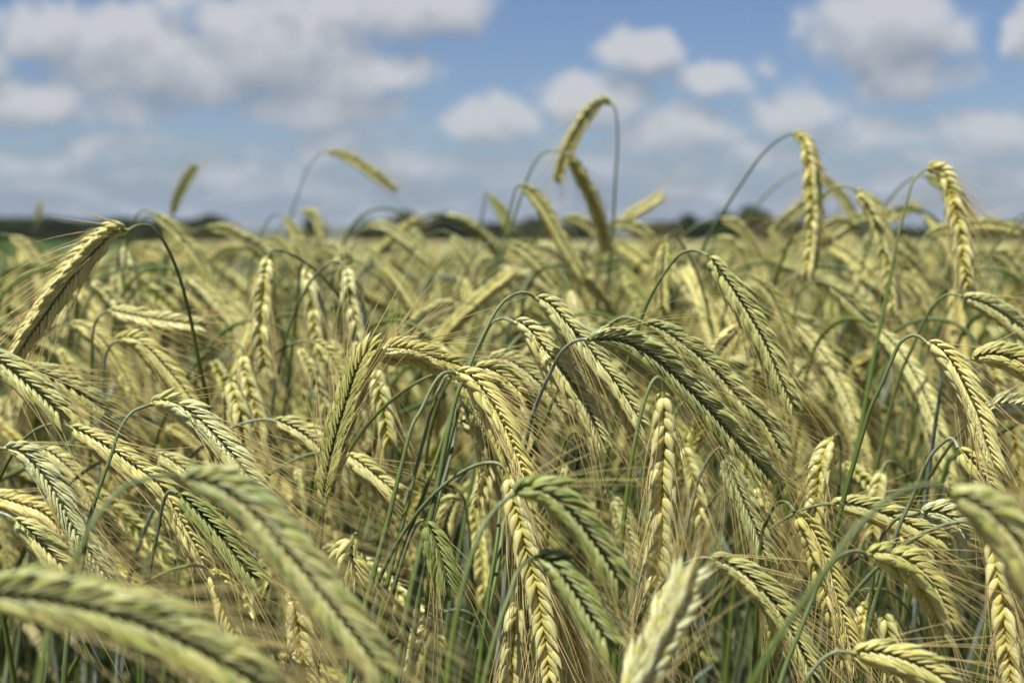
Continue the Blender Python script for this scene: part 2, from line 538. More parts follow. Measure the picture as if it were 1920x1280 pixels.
    AT = (at_[None] + (np.arange(len(k)) * per)[:, None, None]).reshape(-1, 3)
    ac = np.zeros((len(k), per, 4)); ac[..., 1] = np.clip(m + .25, 0, 1); ac[..., 2] = rg.uniform(0, 1, len(k))[:, None]; ac[..., 3] = 1
    beard = (AV.reshape(-1, 3), AT, ac.reshape(-1, 4))
    return husk, beard


def stem_arrays(C, seed, bloom=None, r_top=.00075, r_low=.0015, sides=8, tan=0.0):
    rg = np.random.default_rng(seed)
    n = len(C)
    L = np.concatenate([[0], np.cumsum(np.linalg.norm(np.diff(C, axis=0), axis=1))])
    rad = np.interp(L, [0, .04, .16, .5], [r_top, r_top * 1.15, r_low, r_low * 1.15])
    node = np.exp(-((L - rg.uniform(.45, .6)) / .006) ** 2) + np.exp(-((L - rg.uniform(.8, .95)) / .006) ** 2)
    rad = rad * (1 + .35 * node)
    v, t = tube(C, rad, sides)
    c = np.zeros((n, sides, 4))
    b = bloom if bloom is not None else rg.choice([.0, .08, .2, .6], p=[.4, .3, .2, .1])
    c[..., 0] = (np.interp(L, [0, .02, .1], [.35, .15, 0]) + tan)[:, None]
    c[..., 1] = b + .35 * np.interp(L, [0, .015, .05], [1, .6, 0])[:, None]
    c[..., 2] = rg.uniform()
    return v, t, c.reshape(-1, 4)


def leaf_arrays(P, heading, length, width, droop, seed, dry):
    rg = np.random.default_rng(seed)
    n = 12
    t = np.linspace(0, 1, n)
    h = np.array([math.cos(heading), math.sin(heading), 0])
    side = np.array([-h[1], h[0], 0])
    C = P + h * (length * (t * .55 + .35 * t ** 2))[:, None] + np.array([0, 0, 1]) * (length * (.85 * t - droop * t ** 2))[:, None]
    w = width * np.interp(t, [0, .12, .45, 1], [.45, .9, 1, .03])
    tw = rg.uniform(-1, 1) * t * 1.6
    T = tangents(C)
    N_ = np.cross(T, side)
    S = side * np.cos(tw)[:, None] + N_ * np.sin(tw)[:, None]
    fold = unit(np.cross(S, T)) * (w * .22)[:, None]
    V = np.stack([C - S * w[:, None] / 2 + fold, C, C + S * w[:, None] / 2 + fold], 1).reshape(-1, 3)
    i = np.arange(n - 1)[:, None] * 3
    j = np.arange(2)[None]
    q = np.stack([i + j, i + j + 1, i + j + 4, i + j + 3], -1).reshape(-1, 4)
    tr = np.concatenate([q[:, [0, 1, 2]], q[:, [0, 2, 3]]])
    c = np.zeros((len(V), 4)); c[:, 1] = dry; c[:, 2] = rg.uniform()
    return V, tr, c


def merge(parts):
    Vs, Ts, Cs, Ms, off = [], [], [], [], 0
    for (v, t, c), mi in parts:
        Vs.append(v); Ts.append(t + off); Cs.append(c); Ms.append(np.full(len(t), mi)); off += len(v)
    return np.concatenate(Vs), np.concatenate(Ts), np.concatenate(Cs), np.concatenate(Ms)


def bezier(P0, P1, P2, P3, n):
    t = np.linspace(0, 1, n)[:, None]
    return (1-t)**3*P0 + 3*(1-t)**2*t*P1 + 3*(1-t)*t*t*P2 + t**3*P3


def auto_stem(P0, t0, rg, n=40, away=0.02):
    """From the neck of an ear back along its own direction, over and down to the soil."""
    h = np.array([t0[0], t0[1], 0.0])
    hl = np.linalg.norm(h)
    h = h / hl if hl > .05 else np.array([rg.choice([-1., 1.]), .4, 0])
    reach = .03 + .06 * rg.uniform()
    G = np.array([P0[0], P0[1], 0]) - h * reach + np.array([rg.normal(0, .02), away + abs(rg.normal(0, .03)), 0])
    b = .012 + .014 * rg.uniform()
    P1 = P0 - t0 * b
    P2 = np.array([G[0] - h[0] * .015, G[1] - h[1] * .015, max(.3, P0[2] - .02)])
    P2[2] = P0[2] - (.03 if t0[2] < .2 else .12)
    K1 = np.array([G[0], G[1], P0[2] - .22])
    top = bezier(P0, P1, P2, K1, n)
    low = bezier(K1, K1 + unit(K1 - P2) * .2, np.array([G[0], G[1], .4]), G, 16)[1:]
    return np.concatenate([top, low])


# ------------------------------------------------------------------ the ground and the far land
def sheet(name, pts, z, mat, kind='structure'):
    me = bpy.data.meshes.new(name)
    me.from_pydata([(x, y, z) for x, y in pts], [], [tuple(range(len(pts)))])
    me.materials.append(mat)
    ob = link(name, me)
    tag(ob, kind=kind)
    return ob


sheet("ground", [(-4200, -300), (4200, -300), (4200, 4800), (-4200, 4800)], 0, MAT_SOIL)
sheet("far_field", [(-900, 12), (900, 12), (900, 420), (-900, 420)], .004, MAT_PALE)
sheet("green_field", [(-200, 36), (-9.6, 36), (-29, 95), (-80, 330), (-800, 330)], .008, MAT_GREENFIELD)
sheet("ripe_field", [(5.5, 34), (240, 34), (500, 112), (13, 112)], .008, MAT_STUBBLE)


def hill(name, x0, x1, y, hgt, depth, seed):
    rg = np.random.default_rng(seed)
    nx, ny = 60, 14
    V, F = [], []
    ph = rg.uniform(0, 6, 6)
    for j in range(ny):
        b = j / (ny - 1)
        for i in range(nx):
            a = i / (nx - 1)
            env = math.sin(math.pi * a) ** .6 * math.sin(math.pi * b * .9 + .0) ** .8 if 0 < a < 1 else 0
            rel = 1 + .22 * math.sin(a * 11 + ph[0]) + .12 * math.sin(a * 27 + ph[1] + b * 3)
            V.append((x0 + a * (x1 - x0), y + b * depth, -1 + hgt * env * rel))
    for j in range(ny - 1):
        for i in range(nx - 1):
            F.append((j*nx+i, j*nx+i+1, (j+1)*nx+i+1, (j+1)*nx+i))
    me = bpy.data.meshes.new(name)
    me.from_pydata(V, [], F)
    me.polygons.foreach_set('use_smooth', [True] * len(F))
    me.materials.append(MAT_HILL)
    tag(link(name, me), kind='structure')


hill("hill", 500, 2300, 3000, 34, 900, 3)
hill("hill", -1100, 900, 3300, 24, 900, 5)

# far trees: four kinds of crown shared by all
def crown_mesh(seed, h, w):
    rg = np.random.default_rng(seed)
    nclump = 26
    cc = []
    for k in range(nclump):
        z = rg.uniform(.18, 1.0)
        rr = w * .5 * math.sqrt(max(0.05, 1 - ((z - .5) / .56) ** 2)) * rg.uniform(.3, 1.0)
        a = rg.uniform(0, 6.28)
        cc.append((rr * math.cos(a), rr * math.sin(a), z * h, rg.uniform(.16, .26) * w))
    cc = np.array(cc)
    nl = 8000
    pick = rg.integers(0, nclump, nl)
    d = unit(rg.normal(size=(nl, 3))) * (rg.uniform(.25, 1, nl) ** .5)[:, None]
    P = cc[pick, :3] + d * cc[pick, 3][:, None] * np.array([1, 1, .8])
    a = unit(rg.normal(size=(nl, 3))); b = unit(np.cross(a, rg.normal(size=(nl, 3))))
    s = rg.uniform(.22, .46, nl)[:, None] * (h / 8)
    V = np.stack([P - a * s, P + b * s * .6, P + a * s, P - b * s * .6], 1).reshape(-1, 3)
    i = np.arange(nl)[:, None] * 4
    t = np.concatenate([i + np.array([[0, 1, 2]]), i + np.array([[0, 2, 3]])])
    return make_mesh("crown", V, t, mats=[MAT_CROWN], smooth=False)


def trunk_mesh(seed, h, w):
    rg = np.random.default_rng(seed)
    parts = []
    def limb(a, b, r0, r1):
        C, _ = spline([a, (np.array(a) + np.array(b)) / 2 + rg.normal(0, .12, 3), b], 8)
        v, t = tube(C, np.linspace(r0, r1, 8), 7)
        parts.append(((v, t, np.ones((len(v), 4))), 0))
    limb(np.array([0, 0, -.1]), np.array([rg.normal(0, .2), rg.normal(0, .2), h * .8]), h * .028, h * .006)
    for k in range(6):
        a = rg.uniform(0, 6.28); z = h * rg.uniform(.25, .6)
        limb(np.array([0, 0, z]), np.array([math.cos(a) * w * .36, math.sin(a) * w * .36, z + h * .25]), h * .012, h * .004)
    v, t, c, m = merge(parts)
    return make_mesh("trunk", v, t, mats=[MAT_BARK])


TREEKIND = [(crown_mesh(50 + k, h, w), trunk_mesh(60 + k, h, w)) for k, (h, w) in enumerate(((8, 8), (8, 6.5), (8, 10), (8, 14)))]


def tree(u, vtop, dist, kind, label, group='trees along the horizon', wide=1.45):
    x = (u - 960) / FPX * dist
    h = CAMZ + (443 + 12 - vtop) / FPX * dist
    s = h / 8.2
    root = bpy.data.objects.new("tree", None)
    COL.objects.link(root)
    root.location = (x, dist, 0)
    root.rotation_euler[2] = random.uniform(0, 6.28)
    root.scale = (s * wide, s * wide, s)
    tag(root, label, 'tree', group)
    link("crown", TREEKIND[kind][0], root)
    link("trunk", TREEKIND[kind][1], root)


ROWL = 'low dark tree in the hedgerow beyond the green field'
for k in range(17):
    tree(-60 + k * 29 + random.uniform(-6, 6), 431 + random.uniform(-5, 5) - (6 if k < 4 else 0), 360 + random.uniform(-20, 20), 3, ROWL)
tree(392, 418, 380, 1, 'dark round tree behind the long ear lying along the horizon')
tree(587, 424, 380, 0, 'single small dark tree between the pale ears under the lone tilted ear')
tree(700, 432, 400, 3, 'low dark bush beside the taller round tree on the horizon')
tree(752, 412, 370, 2, 'broad dark tree with a dome crown above the arching pale ear')
tree(795, 432, 380, 3, 'low dark bush joining the two dome trees')
tree(836, 414, 370, 0, 'round dark tree standing a little apart from the broad dome tree')
for u in (880, 905, 935, 968):
    tree(u, 436, 390, 3, 'low dark bush in the gap behind the thin crossing stems')
tree(1010, 428, 380, 3, 'dark tree behind the ear that hangs from the thin twin stems')
tree(1045, 432, 385, 2, 'dark tree just beside the ear under the tall hooked one')
for u in (1090, 1225, 1260):
    tree(u, 434, 385, 3, 'low dark bush glimpsed between crowded blurred ears')
tree(1300, 418, 370, 2, 'dark tree where the long diagonal stem crosses the horizon')
tree(1345, 414, 365, 2, 'dark tree on the horizon between the diagonal stem and the pointed tree')
tree(1405, 404, 365, 1, 'tallest pointed dark tree on the horizon')
tree(1440, 414, 370, 2, 'dark tree joined to the pointed one')
for u in (1478, 1560, 1600):
    tree(u, 430, 385, 3, 'low dark bush behind the long hanging ear')
for k in range(6):
    tree(1700 + k * 45, 441, 420, 3, 'low bush in the far row beneath the blue hill')

# ------------------------------------------------------------------ the rye
GROUP = 'rye stalks standing in the field'


def pix(s):
    return [tuple(float(x) for x in p.split(',')) for p in s.split()]


def plant_empty(loc, label, group=GROUP):
    e = bpy.data.objects.new("rye_stalk", None)
    e.empty_display_size = .03
    COL.objects.link(e)
    e.location = loc
    return tag(e, label, 'rye stalk', group)


HERO_INFO = []
_hero = [0]


def rye(label, ear, d, m=.5, roll=0, stem=None, ds=None, lod=None, bloom=None, pale=None, fat=1.0, scale=1.0, awn=.042, short=None):
    """One stalk of rye traced in space: ear from neck to tip at depths d, stem on down to the soil."""
    _hero[0] += 1
    sd = 1000 + _hero[0]
    rg = np.random.default_rng(sd)
    d0, d1 = d if isinstance(d, tuple) else (d, d)
    E = pix(ear)
    dd = np.linspace(d0, d1, len(E))
    C, L = spline([ray(u, v, q) for (u, v), q in zip(E, dd)], 48)
    t0 = unit(C[2] - C[0])
    view = unit(CP - C[0])
    y = unit(view - t0 * np.dot(view, t0))
    x = np.cross(y, t0)
    Y0 = y * math.cos(R(roll)) + x * math.sin(R(roll))
    if roll >= 70 and fat == 1.0:
        fat, scale = 1.12, 1.12
    lod = lod or ('hi' if .3 < d0 < .95 else 'mid')
    if stem:
        S = pix(stem)
        dse = ds if ds is not None else d0 + .02
        sq = np.linspace(d0, dse, len(S) + 1)[1:]
        pts = [C[0]] + [ray(u, v, q) for (u, v), q in zip(S, sq)]
        Q, _ = spline(pts, 60)
        dirn = unit(Q[-1] - Q[-6])
        if dirn[2] > -.3:
            dirn = unit(dirn + np.array([0, 0, -.8]))
        k = min(.25, .18 * math.hypot(dirn[0], dirn[1]) / max(.2, -dirn[2]) + .0)
        hd = unit(np.array([dirn[0], dirn[1], 0])) * k
        G = np.array([Q[-1][0], Q[-1][1], 0]) + hd
        low = bezier(Q[-1], Q[-1] + dirn * min(.2, Q[-1][2] * .25), np.array([G[0], G[1], .45]), G, 24)[1:]
        SC = np.concatenate([Q, low])
    else:
        SC = auto_stem(C[0], t0, rg)
    base = SC[-1].copy(); base[2] = 0
    root = plant_empty(base, label)
    sv, st, scol = stem_arrays(SC - base, sd, bloom)
    link("stem", make_mesh("stem", sv, st, scol, [MAT_STEM]), root)
    husk, beard = ear_mesh(C - base, Y0, m, lod, sd, scale, awn, fat=fat, twist=.03 if roll >= 70 else .22)
    eo = link("ear", make_mesh("ear", *husk, [MAT_EAR]), root)
    eo["pale"] = float(pale if pale is not None else rg.choice([.02, .18, .5], p=[.45, .37, .18]))  # above zero waxy bloom, below zero painted shade
    link("beard", make_mesh("beard", *beard, [MAT_AWN]), eo)
    HERO_INFO.append((short, C))
    return root


# --- ears that stand up against the sky
rye('tallest rye ear, hooked over against the clouds', '1148,196 1132,190 1106,210 1082,245 1062,285 1043,344', 1.22, .55, 10, '1153,205 1157,230 1158,270 1153,350 1149,430 1140,520 1135,600', 1.3, bloom=.15, short='the tallest hooked ear')
rye('greenish ear hanging just under the tallest hooked one from a looping stem', '1068,292 1078,310 1095,340 1112,375 1127,417 1140,470', (1.2, 1.25), .6, 75, '1060,286 1040,282 1018,288 1000,310 985,345 965,405 940,480 915,560 890,640', 1.25)
rye('pale ear arching over from the thin twin stems below the hooked ear', '973,347 993,360 1015,385 1036,420 1055,455 1075,490 1095,523', 1.15, .45, 10, '967,355 960,380 950,420 932,480 905,560 880,640', 1.2)
rye('short blurred green ear tilted at the head of the thin twin stems', '915,363 930,383 945,405 960,440', 1.5, .25, 0, '910,368 905,400 890,460 875,540', 1.6)
rye('yellow ear pointing upward to the tuft of beard beside the tall hooked stem', '1160,420 1185,402 1215,384 1246,362', 1.5, .85, 20)
rye('lone ear tilted on its thin grey stem with only cloud behind it', '612,286 640,290 675,308 710,332 745,358', 1.65, .5, 10, '605,285 590,298 575,320 560,360 548,395 538,440', 1.7, bloom=.7)
rye('thin dark upright ear against the cloud, tip to the sky', '322,405 330,378 345,345 368,308', 1.75, .15, 0, '318,440 315,480')
rye('tiny faint ear far off over the hedgerow', '68,420 72,400 76,382', 3.2, .5, 0, '66,450 64,480')
rye('long ear hanging straight down from the long diagonal stem', '1486,252 1505,262 1518,295 1524,350 1526,410 1522,470 1513,527', 1.05, .62, 70, '1478,253 1455,266 1425,295 1390,345 1345,415 1305,490 1260,560 1210,630', 1.15, bloom=.12)
rye('heavy ear hanging near the picture edge with a long dark stem sweeping away below', '1738,317 1760,318 1778,345 1793,395 1804,450 1808,495 1816,540', .88, .7, 75, '1728,322 1712,340 1700,380 1680,463 1663,553 1643,647 1627,730 1600,870 1570,990', .86, bloom=.05)
rye('blurred ear half hidden behind the heavy hanging ear', '1732,330 1775,352 1810,395 1840,440', 1.25, .5, 10)
rye('ear leaning over between the two long hanging ears', '1604,357 1625,378 1643,407 1658,453 1670,505 1674,547 1678,590', 1.02, .6, 60, scale=1.15, fat=1.1)
rye('soft pale ear just beside the long straight hanging ear, leaning the same way', '1530,322 1556,345 1580,372 1606,425', 1.6, .55, 0)
rye('blurred ear sloping down towards the horizon trees beside the long hanging ear', '1556,364 1530,375 1500,390 1478,408 1452,432', 1.4, .45, 0)
rye('small blurred ear tilted upward above the blue hill', '1668,414 1690,400 1722,380', 1.7, .5, 0)
rye('long blurred ear lying level along the hill line', '1735,443 1765,432 1800,426 1850,422 1912,434', 1.15, .45, 0)
rye('blurred ear bending along the horizon behind the long hanging ear', '1602,418 1570,418 1538,436 1500,450 1465,475', 1.4, .5, 0)
rye('ear out of view on a dark stem cutting the picture edge', '1960,378 1990,380 2020,410 2040,460', 1.0, .5, 0, '1945,390 1920,413 1890,440 1860,470 1830,503 1790,560', 1.05)

# --- far middle rows, softly out of focus
FAR = [
    ('pale ear rising out of the crop beside the dark stem loop', '287,400 317,423 353,460 383,503 400,545', 1.15, .4, 0),
    ('long ear lying along the horizon before the round dark tree', '387,427 417,430 450,443 483,460 512,484', 1.35, .5, 0),
    ('greyish ear arching beside the long ear on the horizon', '500,449 520,455 540,475 560,508', 1.3, .35, 10),
    ('pale ear leaning steeply under the lone tilted ear', '533,406 550,430 570,468 592,505', 1.4, .45, 0),
    ('small curled ear next to the dark round tree among pale ears', '563,398 582,400 597,420 602,452', 1.6, .5, 0),
    ('blurred ear stooping in front of the dark hedgerow', '18,443 42,458 65,485 85,522', 1.3, .5, 0),
    ('ear curving back under the long ear on the horizon', '452,465 425,470 402,486 392,508', 1.5, .7, 0),
    ('straw ear lying flat above the horizontal pale ear', '243,463 275,466 300,474 322,486', 1.5, .8, 0),
    ('ear hanging beside the dark arched stem, blurred', '232,458 240,490 247,525 256,575', 1.2, .6, 80),
    ('twin of the blurred hanging ear, a little lower', '213,500 220,530 226,570 232,600', 1.2, .65, 80),
    ('blurred green ear sloping under the dark arched stem', '308,522 345,540 375,567 402,602', 1.15, .3, 0),
    ('broad pale ear arching in front of the dome tree', '686,428 712,424 745,440 778,466 812,496', 1.45, .5, 15),
    ('blurred ear leaning below the arching ear by the dome tree', '688,465 712,490 735,525 760,565', 1.35, .55, 10),
    ('wide yellowish ear stooping below the dome tree', '720,498 745,525 765,555 790,592', 1.2, .7, 20),
    ('short pale ear between two stooping blurred ears', '746,478 770,492 788,515 800,545', 1.6, .5, 0),
    ('blurred ear under the round tree standing apart', '846,440 862,460 878,485 892,515', 1.4, .45, 0),
    ('pale ear leaning beneath the ear with the twin stems', '952,455 985,473 1015,502 1040,535', 1.15, .35, 10),
    ('small level ear behind the tops of the crowded ears', '1055,410 1080,412 1105,426 1122,448', 1.5, .5, 0),
    ('blurred ear bowing beside the tall hooked stem', '1140,424 1165,420 1195,428 1225,452', 1.35, .45, 10),
    ('pale ear curving over in the middle distance', '932,484 912,492 898,512 890,545', 1.3, .5, 0),
    ('straw ear leaning back across the thin twin stems', '860,568 832,576 800,592 762,618', 1.05, .65, 0),
    ('brown ear hanging upright in the middle of the crop', '1246,452 1242,495 1240,545 1243,600', .98, .6, 10),
    ('blurred ear stooping under the diagonal stem', '1350,411 1380,422 1405,450 1425,486', 1.4, .5, 0),
    ('lower blurred ear stooping under the diagonal stem', '1343,446 1370,455 1390,475 1408,506', 1.4, .5, 0),
    ('short blurred ear tilting up behind the leaning ear', '1567,480 1578,465 1596,445', 1.6, .55, 0),
    ('short straw ear pointing back behind the long green ear', '1392,606 1372,628 1352,652 1336,680', .88, .85, 15),
    ('pale greyish ear drooping in the soft crop beside the heavy ear', '1485,590 1522,612 1552,650 1580,700 1600,745', 1.02, .35, 0),
    ('blurred ear trailing behind the long green ear', '1413,520 1445,552 1470,605 1492,660', .98, .5, 0),
    ('sharp sided ear sloping down across the dark sweeping stems', '1553,533 1580,555 1613,587 1645,620 1682,665', .98, .35, 5, '1540,528 1525,528 1500,545 1490,600'),
    ('straw ear behind the crowd of stems in the middle', '1090,470 1105,500 1112,540 1114,580', 1.25, .6, 60),
    ('blurred ear leaning over the ripe field', '1650,470 1690,480 1720,505 1745,540', 1.3, .5, 0),
    ('blurred ear hanging above the crossing dark stems', '1690,520 1720,540 1740,575 1752,615', 1.15, .55, 30),
    ('pale ear below the long ear on the ripe field', '1850,470 1880,480 1905,505 1925,540', 1.25, .5, 0),
    ('blurred ear sloping above the kinked ear', '600,455 630,470 655,500 670,540', 1.4, .5, 0),
    ('ear bowing at the head of a dark stem between hanging ears', '668,488 648,487 632,505 622,540', 1.05, .5, 0),
    ('blurred ear drooping over the pale level ear', '130,470 160,485 180,515 190,560', 1.4, .5, 0),
]
for row in FAR:
    rye(row[0], row[1], row[2], row[3], row[4], row[5] if len(row) > 5 else None, lod='mid')

# --- ears of the near half, from the left of the view to the right
rye('large ripe ear falling from a dark arched stem at the picture edge', '241,432 225,430 205,438 162,480 124,527 88,578 52,630 25,676', (.72, .70), .75, 12, '250,426 262,422 280,424 300,443 320,477 340,530 357,597 373,680 387,745 395,830', .78, bloom=.02)
rye('plump level ear crossing the dark arched stem', '203,583 233,590 283,600 333,606 390,613', .85, .55, 25, '195,587 183,597 175,620 172,680 171,780 168,880', .9, bloom=.25)
rye('ear stooping behind the grey looped stem', '130,608 160,617 190,640 217,680 240,720 258,760', .92, .55, 30)
rye('plump ear arched from a grey looped stem', '215,641 247,637 277,657 310,692 337,725 362,760', .82, .6, 35, '208,647 199,665 194,707 190,780 186,880', .86, bloom=.7)
rye('narrow braided ear hanging straight between pale ears', '503,478 497,520 493,567 490,620 497,685', .86, .7, 88)
rye('ear with a dark brown neck hanging beside the braided ear', '570,496 579,520 589,567 596,620 601,660', .92, .6, 70, '568,490 562,510 556,580 548,650 540,713', .98, bloom=.05)
rye('ear drooping from behind the dark brown necked ear', '585,642 605,655 625,685 645,735', .86, .5, 40)
rye('pale ear hanging above the kink of the bent ear', '645,498 655,520 662,560 672,610 678,655', .86, .45, 75)
rye('braided ear hanging at the end of the pale pair', '455,660 461,697 472,735 483,775 490,850', .84, .6, 85)
rye('slim braided ear hanging on a thin green stem', '430,708 437,733 448,765 456,830', .78, .7, 88, '425,706 422,740 422,820 420,900', .8)
rye('bent ear, dark below and ripe straw above, kinked over to the side', '608,944 616,890 632,820 652,755 672,695 690,666 723,658 773,660 807,672 840,682 876,692', (.64, .66), (.15, 1.0), 12, '604,985 600,1040 598,1100', .66, pale=-.3, awn=.05, bloom=.1)  # negative pale: some shade painted into this husk
rye('small ear hanging below the ripe half of the bent ear', '704,684 713,727 723,773 733,835', .74, .7, 80)
rye('blurred green ear lying out of the picture edge', '-40,655 0,677 40,707 80,740 130,790', .58, .4, 5)
rye('grey green ear sloping above the long stooped ears', '45,684 100,707 160,740 210,776', .74, .35, 5)
rye('crisp silvery green ear arching from a dark stem', '283,758 312,755 345,768 385,800 425,842 465,890 505,940', (.63, .62), .45, 40, pale=.8, stem= '275,761 250,771 225,804 210,849 191,901 169,969 154,1055 131,1160 120,1280', ds=.60, bloom=.1)
rye('long ear sloping down behind the crisp silvery ear', '131,800 188,832 244,872 292,909 326,961 356,1014 384,1070', .66, .6, 15)
rye('silvery green ear stooping along the picture edge', '8,840 38,845 75,877 112,931 142,987 180,1044 215,1095', .64, .35, 8, pale=.9)
rye('soft yellowish ear behind the silvery edge ear', '73,840 105,858 150,905 172,945 199,987 222,1035', .78, .6, 20)
rye('dry brown ear behind the green ears at the picture edge', '-30,930 30,945 82,965 115,1000', .74, .9, 20)
rye('green ear stooping just above the big blurred edge ear', '24,972 56,997 94,1032 135,1070', .62, .35, 10)
rye('knobbly braided ear half hidden by the large blurred ear', '390,1068 408,1090 428,1135 448,1175 470,1220 490,1270', .62, .6, 60)
rye('yellow braided ear hanging at the bottom beneath the large blurred ear', '540,1095 555,1145 565,1205 574,1270 580,1320', .63, .8, 88)
rye('short ear peeping above the large blurred ear', '292,852 320,868 350,892 372,915', .74, .55, 30)
rye('dark green ear hanging behind the large blurred ear', '333,925 372,962 412,1005 450,1055 490,1095', .6, .15, 10, pale=-.6, stem='328,921 317,921 306,942 296,995 281,1070 274,1175 270,1290', ds=.62, bloom=.15)  # husk darkened by painted shade through negative pale
rye('ear sloping in the shade under the bent ear', '512,788 550,803 590,828 622,862', .74, .45, 20)
rye('ripe ear sloping past the foot of the bent ear', '646,852 685,880 722,912 748,932', .72, .7, 25)
rye('drooping opened green ear with sparse husks', '664,1003 654,1030 660,1062 670,1100', .62, .2, 30, '668,1000 675,1008 682,1034 687,1092 692,1160 698,1260', .64, fat=1.3, bloom=.15)
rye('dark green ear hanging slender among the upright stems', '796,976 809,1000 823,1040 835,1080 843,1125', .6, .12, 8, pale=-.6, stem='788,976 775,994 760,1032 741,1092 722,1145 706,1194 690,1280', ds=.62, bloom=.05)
rye('blurred small ear tucked behind the upright stems', '861,925 846,948 836,982', .8, .35, 10, '867,928 873,950 880,995 885,1060')
rye('crisp ear arching from the tall curved stem in the centre', '1003,559 1026,570 1058,607 1090,643 1123,687 1160,735 1207,812', (.66, .66), .45, 22, '993,551 976,548 950,560 927,587 910,620 890,663 874,700 855,745 842,800 809,961 786,1040 764,1138 740,1260', .62, bloom=.12)
rye('crisp ear nested just under the arching centre ear', '964,604 984,613 1013,647 1040,680 1070,720 1100,765 1135,848', (.68, .67), .55, 25, '956,600 940,597 922,606 908,630 895,665 880,705 862,760', .70, bloom=.3)
rye('big dark green bearded ear arching to one side in sharp focus', '1104,637 1145,632 1185,644 1228,670 1275,712 1322,758 1362,802 1402,846 1455,905', (.60, .62), .22, -14, pale=.1, stem= '1093,636 1075,641 1053,660 1033,697 1013,740 995,790 980,860', ds=.66, fat=1.12, awn=.05, bloom=.75)
rye('ear behind the big bearded ear on a dark slanting stem', '1209,606 1240,617 1275,640 1313,668 1347,700 1390,747 1432,785 1475,860', .7, .4, 8, '1203,603 1188,597 1170,595 1150,602 1130,617 1102,645 1080,677 1050,723 1018,795 985,880', .72, bloom=.05)
rye('long green ear trailing a fringe of beard from a thin arched stem', '1328,480 1350,510 1380,553 1407,595 1433,640 1453,687 1473,730 1496,778', .72, .22, 12, '1318,474 1300,469 1278,475 1257,497 1227,543 1205,590 1185,650', .76, fat=1.1, awn=.055, bloom=.1)
rye('creamy ear hanging from the cluster of upright stems', '854,700 880,708 905,738 930,780 948,820 965,862 985,915', (.62, .61), .68, 28, '845,698 830,700 813,720 790,767 773,797 752,875 726,980 696,1092 672,1190 655,1280', .58, bloom=.08)
rye('greenish ear behind the end of the kinked ear', '888,690 920,698 953,720 985,752', .7, .6, 25)
rye('shaded green ear stooping behind the creamy ear', '915,672 945,674 975,690 1007,717 1035,750 1062,786', .76, .3, 15)
rye('yellow braided ear hanging straight down in sharp focus', '1242,733 1245,790 1244,860 1241,930 1237,1000 1232,1070 1226,1150 1220,1210', (.585, .60), .85, 90, awn=.045, pale=.2, fat=1.15, scale=1.1)
rye('yellow braided ear hanging below the creamy ear to the bottom', '950,886 962,931 977,976 986,1017 1000,1070 1012,1122 1022,1180 1031,1245 1036,1300', .61, .85, 84, pale=.2, fat=1.15, scale=1.1)
rye('dark ear in shade at the end of a small arched stem', '1081,812 1082,838 1078,870 1072,905', .7, .12, 15, '1078,809 1064,820 1049,860 1039,890 1030,960')
rye('blurred green ear bowing darkly in front of the yellow braids', '960,928 985,918 1020,922 1062,950 1101,995 1139,1047 1172,1105', (.49, .49), .06, 10, pale=-.22, stem= '950,936 929,954 902,995 880,1055 861,1130 846,1212 836,1290', ds=.46, bloom=.0)  # its shaded look is partly put into the husk colour
rye('blurred dark green ear stooping below the bowing one', '1002,1045 1032,1054 1068,1092 1100,1138 1130,1182 1158,1225', (.50, .49), .03, 12, pale=-.38, stem= '990,1050 970,1072 955,1115 936,1168 918,1231 902,1300', ds=.47, bloom=.0)  # shade painted in here too, more strongly
rye('pale blurred ear standing upright at the bottom edge', '1175,1330 1200,1270 1232,1205 1265,1140 1302,1052', (.44, .45), .5, 50, pale=1.0)
rye('blurred ear leaning back at the bottom among shaded stems', '820,1158 803,1178 788,1205 770,1255', .75, .5, 20)
rye('narrow braided ear hanging beside the creamy braid at the bottom', '968,1125 966,1175 961,1231 957,1300', .66, .7, 85)
rye('yellow ear showing behind the stooping blurred dark ear', '1050,1120 1070,1170 1085,1220 1100,1285', .66, .8, 80)
rye('dark green ear hanging from the small arched stem beyond the braid', '1361,850 1370,885 1389,930 1408,975 1425,1020 1436,1060', .68, .25, 10, '1360,844 1349,839 1329,860 1310,898 1299,942 1284,1002 1270,1080', .70, bloom=.25)
rye('straw ear behind the dark ear with the small arched stem', '1418,905 1432,950 1448,1000 1455,1050', .74, .7, 60)
rye('ripe ear hanging from a thin dark hook of stem', '1490,961 1512,988 1535,1032 1550,1072 1563,1119 1578,1168 1591,1212 1605,1270', .62, .65, 38, '1485,952 1477,943 1466,940 1452,948 1438,976 1430,995 1424,1060', .66, bloom=.0)
rye('braided ear hanging beside its own straight stem', '1564,818 1550,845 1541,877 1535,920 1530,965 1526,1010', .7, .7, 82, '1570,815 1575,828 1575,875 1572,935 1566,1010', .72)
rye('small braided ear seen between dark slanting stems', '1655,878 1648,912 1642,958 1637,1010', .8, .7, 85)
rye('level green ear passing behind the slanting stems', '1557,944 1599,947 1648,961 1692,980 1732,999 1782,1020', .68, .35, 5)
rye('silvery ear sloping behind the big blurred edge ear', '1726,961 1760,962 1790,981 1816,1010', .64, .35, 8, pale=.9, stem= '1718,963 1685,970 1666,988 1650,1012 1640,1060')
rye('green ear bowing over from a broad arched stem at the bottom', '1624,1039 1658,1042 1700,1058 1736,1095 1762,1142 1780,1198', (.55, .56), .5, 30, '1610,1033 1590,1035 1568,1048 1542,1081 1520,1130 1498,1186 1475,1242 1460,1290', .52, bloom=.03)
